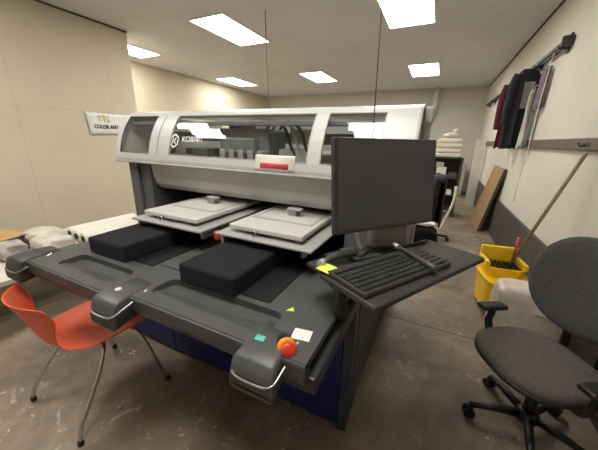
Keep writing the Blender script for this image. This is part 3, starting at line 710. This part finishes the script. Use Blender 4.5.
def garment(name, label, x, y, ztop, wid, hgt, rz, m, seed, graphic=None, sleeves=True):
    t = thing(name, label, 'garment', (x, y, ztop), rz, None)
    rd = random.Random(seed)
    def f(a, b_):
        # a across, b down
        z = -hgt*b_
        neck = .18; e = 2*a-1
        if b_ < .10: hw = wid*(.22+.28*(b_/.10)**.7)
        else: hw = wid*(.5-.03*math.sin(b_*3))
        fold = .018*math.sin(9*e+seed)*(.3+b_)+.008*math.sin(23*e+3*b_)
        thick = .035*(1-e*e)
        return hw*e, thick, fold, z-(.02*math.sin(7*e+seed) if b_ > .95 else 0)
    def fr(a, b_):
        x_, th, fo, z = f(a, b_); return Vector((x_, -th+fo, z))
    def bk_(a, b_):
        x_, th, fo, z = f(a, b_); return Vector((x_, th+fo, z))
    bm = merge(grid(fr, 21, 18), grid(bk_, 21, 18)); bmesh.ops.remove_doubles(bm, verts=bm.verts, dist=.002)
    body = obj('cloth_body', bm, m, t, True, smooth=True)
    if sleeves:
        for s_ in (-1, 1):
            sl = tube([(s_*wid*.42, 0, -.07*hgt), (s_*wid*.52, 0, -.2*hgt), (s_*wid*.54, 0.01, -.5*hgt), (s_*wid*.52, .01, -.72*hgt)], [.045, .05, .045, .04], 10, smooth=3)
            for v in sl.verts: v.co.y *= .6
            obj('sleeve', sl, m, t, True)
    hg = tube([(0, 0, -.02), (0, 0, .03), (.02, 0, .05), (.035, 0, .03)], .004, 6, smooth=3)
    join(hg, tube([(-wid*.4, 0, -.06*hgt), (0, 0, -.01), (wid*.4, 0, -.06*hgt)], .007, 6))
    obj('hanger', hg, 'white', t, True)
    if graphic:
        g = grid(lambda a, b_: fr(.30+.42*a, .16+.34*b_)+Vector((0, -.006, 0)), 10, 8)
        obj('front_print', g, graphic, t, True, smooth=True)['label'] = 'pale printed graphic'
    return t
garment('hanging_shirt', 'maroon shirt hanging at the far end of the group on the clothes rail', .90, 5.62, 2.43, .29, .98, .45, 'maroon', 1)
garment('hanging_shirt', 'dark navy garment hanging between the maroon and printed shirts', .90, 5.2, 2.42, .26, .96, .45, 'navycl', 7, None, False)
garment('hanging_shirt', 'dark navy shirt with a pale chest print hanging in the middle of the rail group', .89, 4.80, 2.42, .33, .93, .40, 'navycl', 2, 'greycl')
garment('hanging_shirt', 'narrow pale grey garment hanging on the near side of the printed shirt', .95, 4.62, 2.16, .11, .68, .6, 'greycl', 5, None, False)
garment('hanging_shirt', 'narrow dusky purple cloth nearest the front of the rail group', .99, 4.48, 2.38, .06, .45, .9, 'purple', 6, None, False)
tag(obj('pull_string', tube([(.97, 4.30, 2.49), (.96, 4.31, 2.0), (.97, 4.34, 1.4), (.96, 4.36, 1.05), (.97, 4.38, .80)], .005, 6, smooth=4), 'wcord'), 'white cord hanging down from the clothes rail past the wooden wall trim', 'cord')
tag(obj('wall_hook', merge(box((1.0, 2.88, 1.50), (1.049, 3.0, 1.53), .004), tube([(1.01, 2.94, 1.515), (.97, 2.94, 1.50), (.955, 2.94, 1.53)], .007, 8)), 'shelfm'), 'dark metal hook on the wall trim at the top of the mop pole', 'hook')

# ceiling cords and pipe
tag(obj('drop_wire', tube([(-2.34, 3.67, ZC), (-2.32, 3.66, 2.6), (-2.28, 3.65, 2.0), (-2.25, 3.64, 1.7)], .006, 6), 'cord'), 'thin dark cord hanging from the ceiling behind the middle of the printer', 'cord')
tag(obj('drop_wire', tube([(-.27, 1.125, ZC), (-.262, 1.124, 2.6), (-.25, 1.123, 2.0), (-.235, 1.122, 1.512)], .0022, 6), 'cord'), 'thin dark cord hanging from the ceiling down to the top of the monitor', 'cord')
PP = thing('vent_pipe', 'white pipe with an elbow rising to the ceiling at the back wall', 'pipe', (-.40, 10.2, 1.6))
obj('pipe_tube', tube([(-.60, 10.25, 2.22), (-.42, 10.25, 2.25), (-.33, 10.25, 2.45), (-.32, 10.25, ZC-.001)], .075, 12, smooth=4), 'lid', PP)
obj('pipe_fitting', merge(box((-.95, 10.1, 2.1), (-.55, 10.39, 2.65), .02), box((-.85, 10.2, 0), (-.62, 10.39, 2.1), .01)), 'lid2', PP)

# sign on the left wall
SG = thing('wall_banner', 'white banner with yellow letters above dark lettering on the left wall', 'banner', (XL+.005, 2.93, 1.65), 0)
def sgf(a, b_):
    y = 2.60+.72*a+.02*(1-b_)*(1-2*a)*0; z = 1.49+.34*b_+.012*math.sin(PI*a)*(-1 if b_ > .5 else 1)
    return Vector((XL+.012+.006*math.sin(5*a+2*b_), y+.03*(1-b_)*(1-a), z))
obj('banner_sheet', grid(sgf, 14, 7, .002), 'wprint', SG)
def wall_text(s, size, y, z, m, name, bold):
    tb = text_bm(s, size, .0008, bold)
    for v in tb.verts: v.co = Vector((XL+.026+v.co.z, y+v.co.x*.84, z+v.co.y))
    # text must read from the room (left wall seen from +X): +Y runs to the right
    obj(name, tb, m, SG)
wall_text('YTS', .135, 2.76, 1.665, mat('yellow_print', (.72, .58, .18), .6), 'yellow_letters', .003)
wall_text('COLOR ANY', .078, 2.69, 1.575, 'ydark', 'dark_lettering', .003)

# ------------------------------------------------------------------ stock against the left side
tb_ = thing('packing_bench', 'low dark bench under the paper rolls and wrapped stock by the left wall', 'bench', (-3.5, 1.3, 0))
obj('bench_top', box((-3.85, .1, .38), (-2.80, 2.1, .42), .005), 'cream', tb_)
for x in (-3.8, -2.87):
    for y in (.15, 2.03): obj('leg', box((x, y, 0), (x+.05, y+.05, .38)), 'shelfm', tb_)
RG = 'white paper rolls side by side on the bench'
proto = None
rl = ['first white paper roll from the left of the four on the bench', 'second white paper roll from the left of the four on the bench', 'third white paper roll from the left of the four on the bench', 'rightmost white paper roll, beside the printer']
for k in range(4):
    if proto is None:
        proto = thing('paper_roll', rl[0], 'paper roll', (0, 0, 0), 0, RG)
        obj('roll_sheet', lathe([(.030, 0), (.068, 0), (.070, .004), (.070, .70), (.068, .704), (.03, .704)], (0, 0, 0), 24, (0, 1, 0)), 'paper', proto, True)
        obj('roll_hole_shade', lathe([(.034, -.004), (.034, .71)], (0, 0, 0), 16, (0, 1, 0)), 'darkhole', proto, True)  # dark solid cylinder stands in for shade inside the hollow roll
        t = proto
    else: t = copy_tree(proto)
    t['label'] = rl[k]; t.location = (-3.36+.147*k, 1.42-.012*k, .491); t.rotation_euler = (0, 0, -.02)
def bundle(name, label, cat, c, s, seed, m, amp=.14, ex=3.2, grp=None):
    tag(obj(name, blob(c, s, seed, amp, ex, 26, 12), m), label, cat, grp)
bundle('wrapped_bundle', 'pale clear-wrapped bundle right beside the paper rolls', 'bundle', (-3.20, 1.20, .492), (.17, .135, .068), 5, 'plastic', .16, 4)
bundle('wrapped_bundle', 'lilac-grey clear-wrapped bundle in the middle of the stock', 'bundle', (-3.30, .93, .495), (.12, .10, .07), 9, 'lilac', .18, 4)
bundle('wrapped_bundle', 'pale crumpled bundle behind the others at the back edge of the bench', 'bundle', (-3.62, 1.30, .478), (.17, .15, .056), 12, 'plastic', .2)
bundle('wrapped_bundle', 'lilac-grey bundle at the near end of the bench left of the chair', 'bundle', (-3.22, .62, .47), (.16, .13, .047), 14, 'lilac', .18, 4)
tag(obj('storage_carton', box((-3.78, .86, .421), (-3.50, 1.10, .530), .006), 'taupe'), 'taupe carton under the tan cardboard sheet by the left wall', 'carton')
tag(obj('cardboard_flap', quadbox([(-3.83, .80, .532), (-3.46, .82, .532), (-3.47, 1.13, .545), (-3.84, 1.10, .545)], (0, 0, .012)), 'card'), 'tan cardboard sheet on top of the stock at the left edge', 'cardboard')
tag(obj('small_carton', merge(box((-3.55, .72, .421), (-3.46, .80, .50), .004)), 'boarde'), 'small dark brown carton at the left edge in front of the taupe carton', 'carton')
tag(obj('spray_bottle', merge(lathe([(.022, 0), (.026, .01), (.026, .09), (.010, .115), (.010, .13), (.018, .132), (.018, .15)], (-3.42, 1.075, .421), 16)), 'boarde'), 'small dark brown bottle standing between the two wrapped bundles', 'bottle')
tag(obj('floor_crate', box((-3.25, -.25, 0), (-2.55, .38, .16), .01), 'cream'), 'low cream crate on the floor left of the orange chair', 'crate')

# ------------------------------------------------------------------ background right of the monitor
CT = thing('utility_cart', 'dark utility cart carrying folded cream towels beyond the monitor', 'cart', (.12, 6.75, 0))
for x in (-.16, .46):
    for y in (6.5, 7.0): obj('cart_post', box((x-.015, y-.015, .07), (x+.015, y+.015, 1.22)), 'shelfm', CT)
obj('cart_side', box((-.15, 7.0, .14), (.45, 7.012, 1.2)), 'black', CT)
for z in (.14, .45, .80, 1.20): obj('cart_shelf', box((-.18, 6.48, z), (.48, 7.02, z+.02)), 'shelfm', CT)
for x in (-.16, .46):
    for y in (6.5, 7.0): obj('caster', tube([(x-.015, y, .035), (x+.015, y, .035)], .035, 14), 'black', CT)
for k in range(4):
    o = obj('folded_towel', box((-.05, 6.52, 1.222+.093*k), (.41-.01*(k % 2), 6.92, 1.31+.093*k), .038, 4), 'towel', smooth=True)
    tag(o, ['lowest folded cream towel in the stack on the cart', 'second folded cream towel from the bottom of the stack on the cart', 'third folded cream towel from the bottom of the stack on the cart', 'topmost folded cream towel in the stack on the cart'][k], 'towel', 'folded towels stacked on the cart')
PLU = thing('cloth_bundle', 'small crumpled white cloth on top of the folded towels', 'cloth', (.22, 6.7, 1.60))
obj('cloth_folds', merge(blob((.20, 6.7, 1.655), (.13, .10, .055), 4, .3, 2.2), blob((.27, 6.7, 1.72), (.07, .06, .06), 8, .35, 2.2)), 'plastic', PLU)
for x0, x1, z0, z1, y0, m_, lb, nm in ((.02, .20, .822, 1.02, 6.50, 'paper', 'white box on the cart shelf just under the towels', 'small_box'), (.26, .40, .822, .93, 6.50, 'dgrey', 'dark box on the cart shelf beside the white box', 'small_box'),
                     (.24, .36, .472, .56, 6.50, 'wprint', 'small white box on the lower cart shelf', 'small_box'), (.0, .2, .472, .70, 6.50, 'black', 'black box on the lower cart shelf', 'small_box'),
                     (.0, .14, 1.03, 1.12, 6.50, 'alu', 'silver tin balanced on the white box under the towels', 'metal_tin')):
    tag(obj(nm, box((x0, y0, z0-.001 if nm != 'metal_tin' else 1.021), (x1, y0+.2, z1), .006), m_), lb, 'tin' if nm == 'metal_tin' else 'box')
JC = thing('task_chair', 'black task chair draped with a dark jacket behind the monitor', 'office chair', (.08, 4.75, 0), 0)
for k in range(5):
    a = 2*PI*k/5+.15; e = Vector((math.cos(a), math.sin(a), 0))*1.2; c0 = Vector((.0, 4.75, 0))
    lg = obj('base_leg', tube([c0+Vector((0, 0, .10)), c0+e*.28+Vector((0, 0, .07))], [.026, .016], 8), 'black', JC)
    obj('caster', tube([c0+e*.28+Vector((-e.y, e.x, 0))*.02+Vector((0, 0, .028)), c0+e*.28-Vector((-e.y, e.x, 0))*.02+Vector((0, 0, .028))], .028, 12), 'black', lg)
obj('gas_column', tube([(0, 4.75, .09), (0, 4.75, .42)], .025, 12), 'black', JC)
obj('seat', box((-.40, 4.5, .42), (.03, 5.0, .49), .03, 3), 'felt', JC)
obj('backrest', box((.055, 4.55, .56), (.105, 4.95, .93), .02, 3), 'felt', JC)
obj('back_bar', box((.06, 4.7, .44), (.10, 4.8, .62), .01), 'black', JC)
def jk(a, b_):
    an = -.6+(2*PI-.9)*a
    r = 1+.10*math.sin(5*an)+.06*math.sin(9*an+3*b_)
    return Vector((.08+.10*r*math.cos(an)*(1+.2*b_), 4.75+.25*r*math.sin(an)*(1-.25*b_), 1.03-.78*b_ + .02*math.sin(4*an)))
tag(obj('draped_jacket', merge(grid(jk, 30, 14, .01), blob((.08, 4.75, .985), (.10, .22, .06), 3, .12)), 'jacket'), 'dark purple-black jacket draped over the task chair behind the monitor', 'jacket')
tag(obj('slumped_bag', blob((-.03, 4.12, .195), (.20, .13, .20), 11, .12, 3), 'felt'), 'black bag slumped on the floor in front of the jacket-draped chair', 'bag')
tag(obj('white_cloth', blob((-.02, 4.12, .420), (.14, .08, .028), 6, .15), 'wprint'), 'white cloth lying on the slumped black bag by the lower right corner of the monitor', 'cloth')
tag(obj('cable_loop', tube([(.36, 5.4, .80), (.37, 5.4, .60), (.34, 5.4, .40), (.28, 5.4, .18), (.24, 5.35, .025)], .024, 10, smooth=4), 'cream'), 'cream corrugated hose curving down to the floor beside the cart', 'hose')
tag(obj('foam_board', quadbox([(.80, 8.1, 0), (1.0, 8.1, 0), (1.0, 8.2, 1.60), (.80, 8.2, 1.60)], (0, .06, 0)), 'cream'), 'tall narrow cream panel standing in the far right corner', 'panel')
tag(obj('grey_cabinet', box((.50, 9.6, 0), (.80, 10.1, .95), .01), 'lid2'), 'grey cabinet against the back wall beside the cream panel', 'cabinet')

# ------------------------------------------------------------------ world and view
wd = bpy.data.worlds.new('world'); scene.world = wd; wd.use_nodes = True
wd.node_tree.nodes['Background'].inputs[0].default_value = (.9, .92, 1, 1); wd.node_tree.nodes['Background'].inputs[1].default_value = .05
vs = scene.view_settings; vs.view_transform = 'Standard'; vs.look = 'None'; vs.gamma = 1; vs.use_curve_mapping = False; vs.exposure = .55
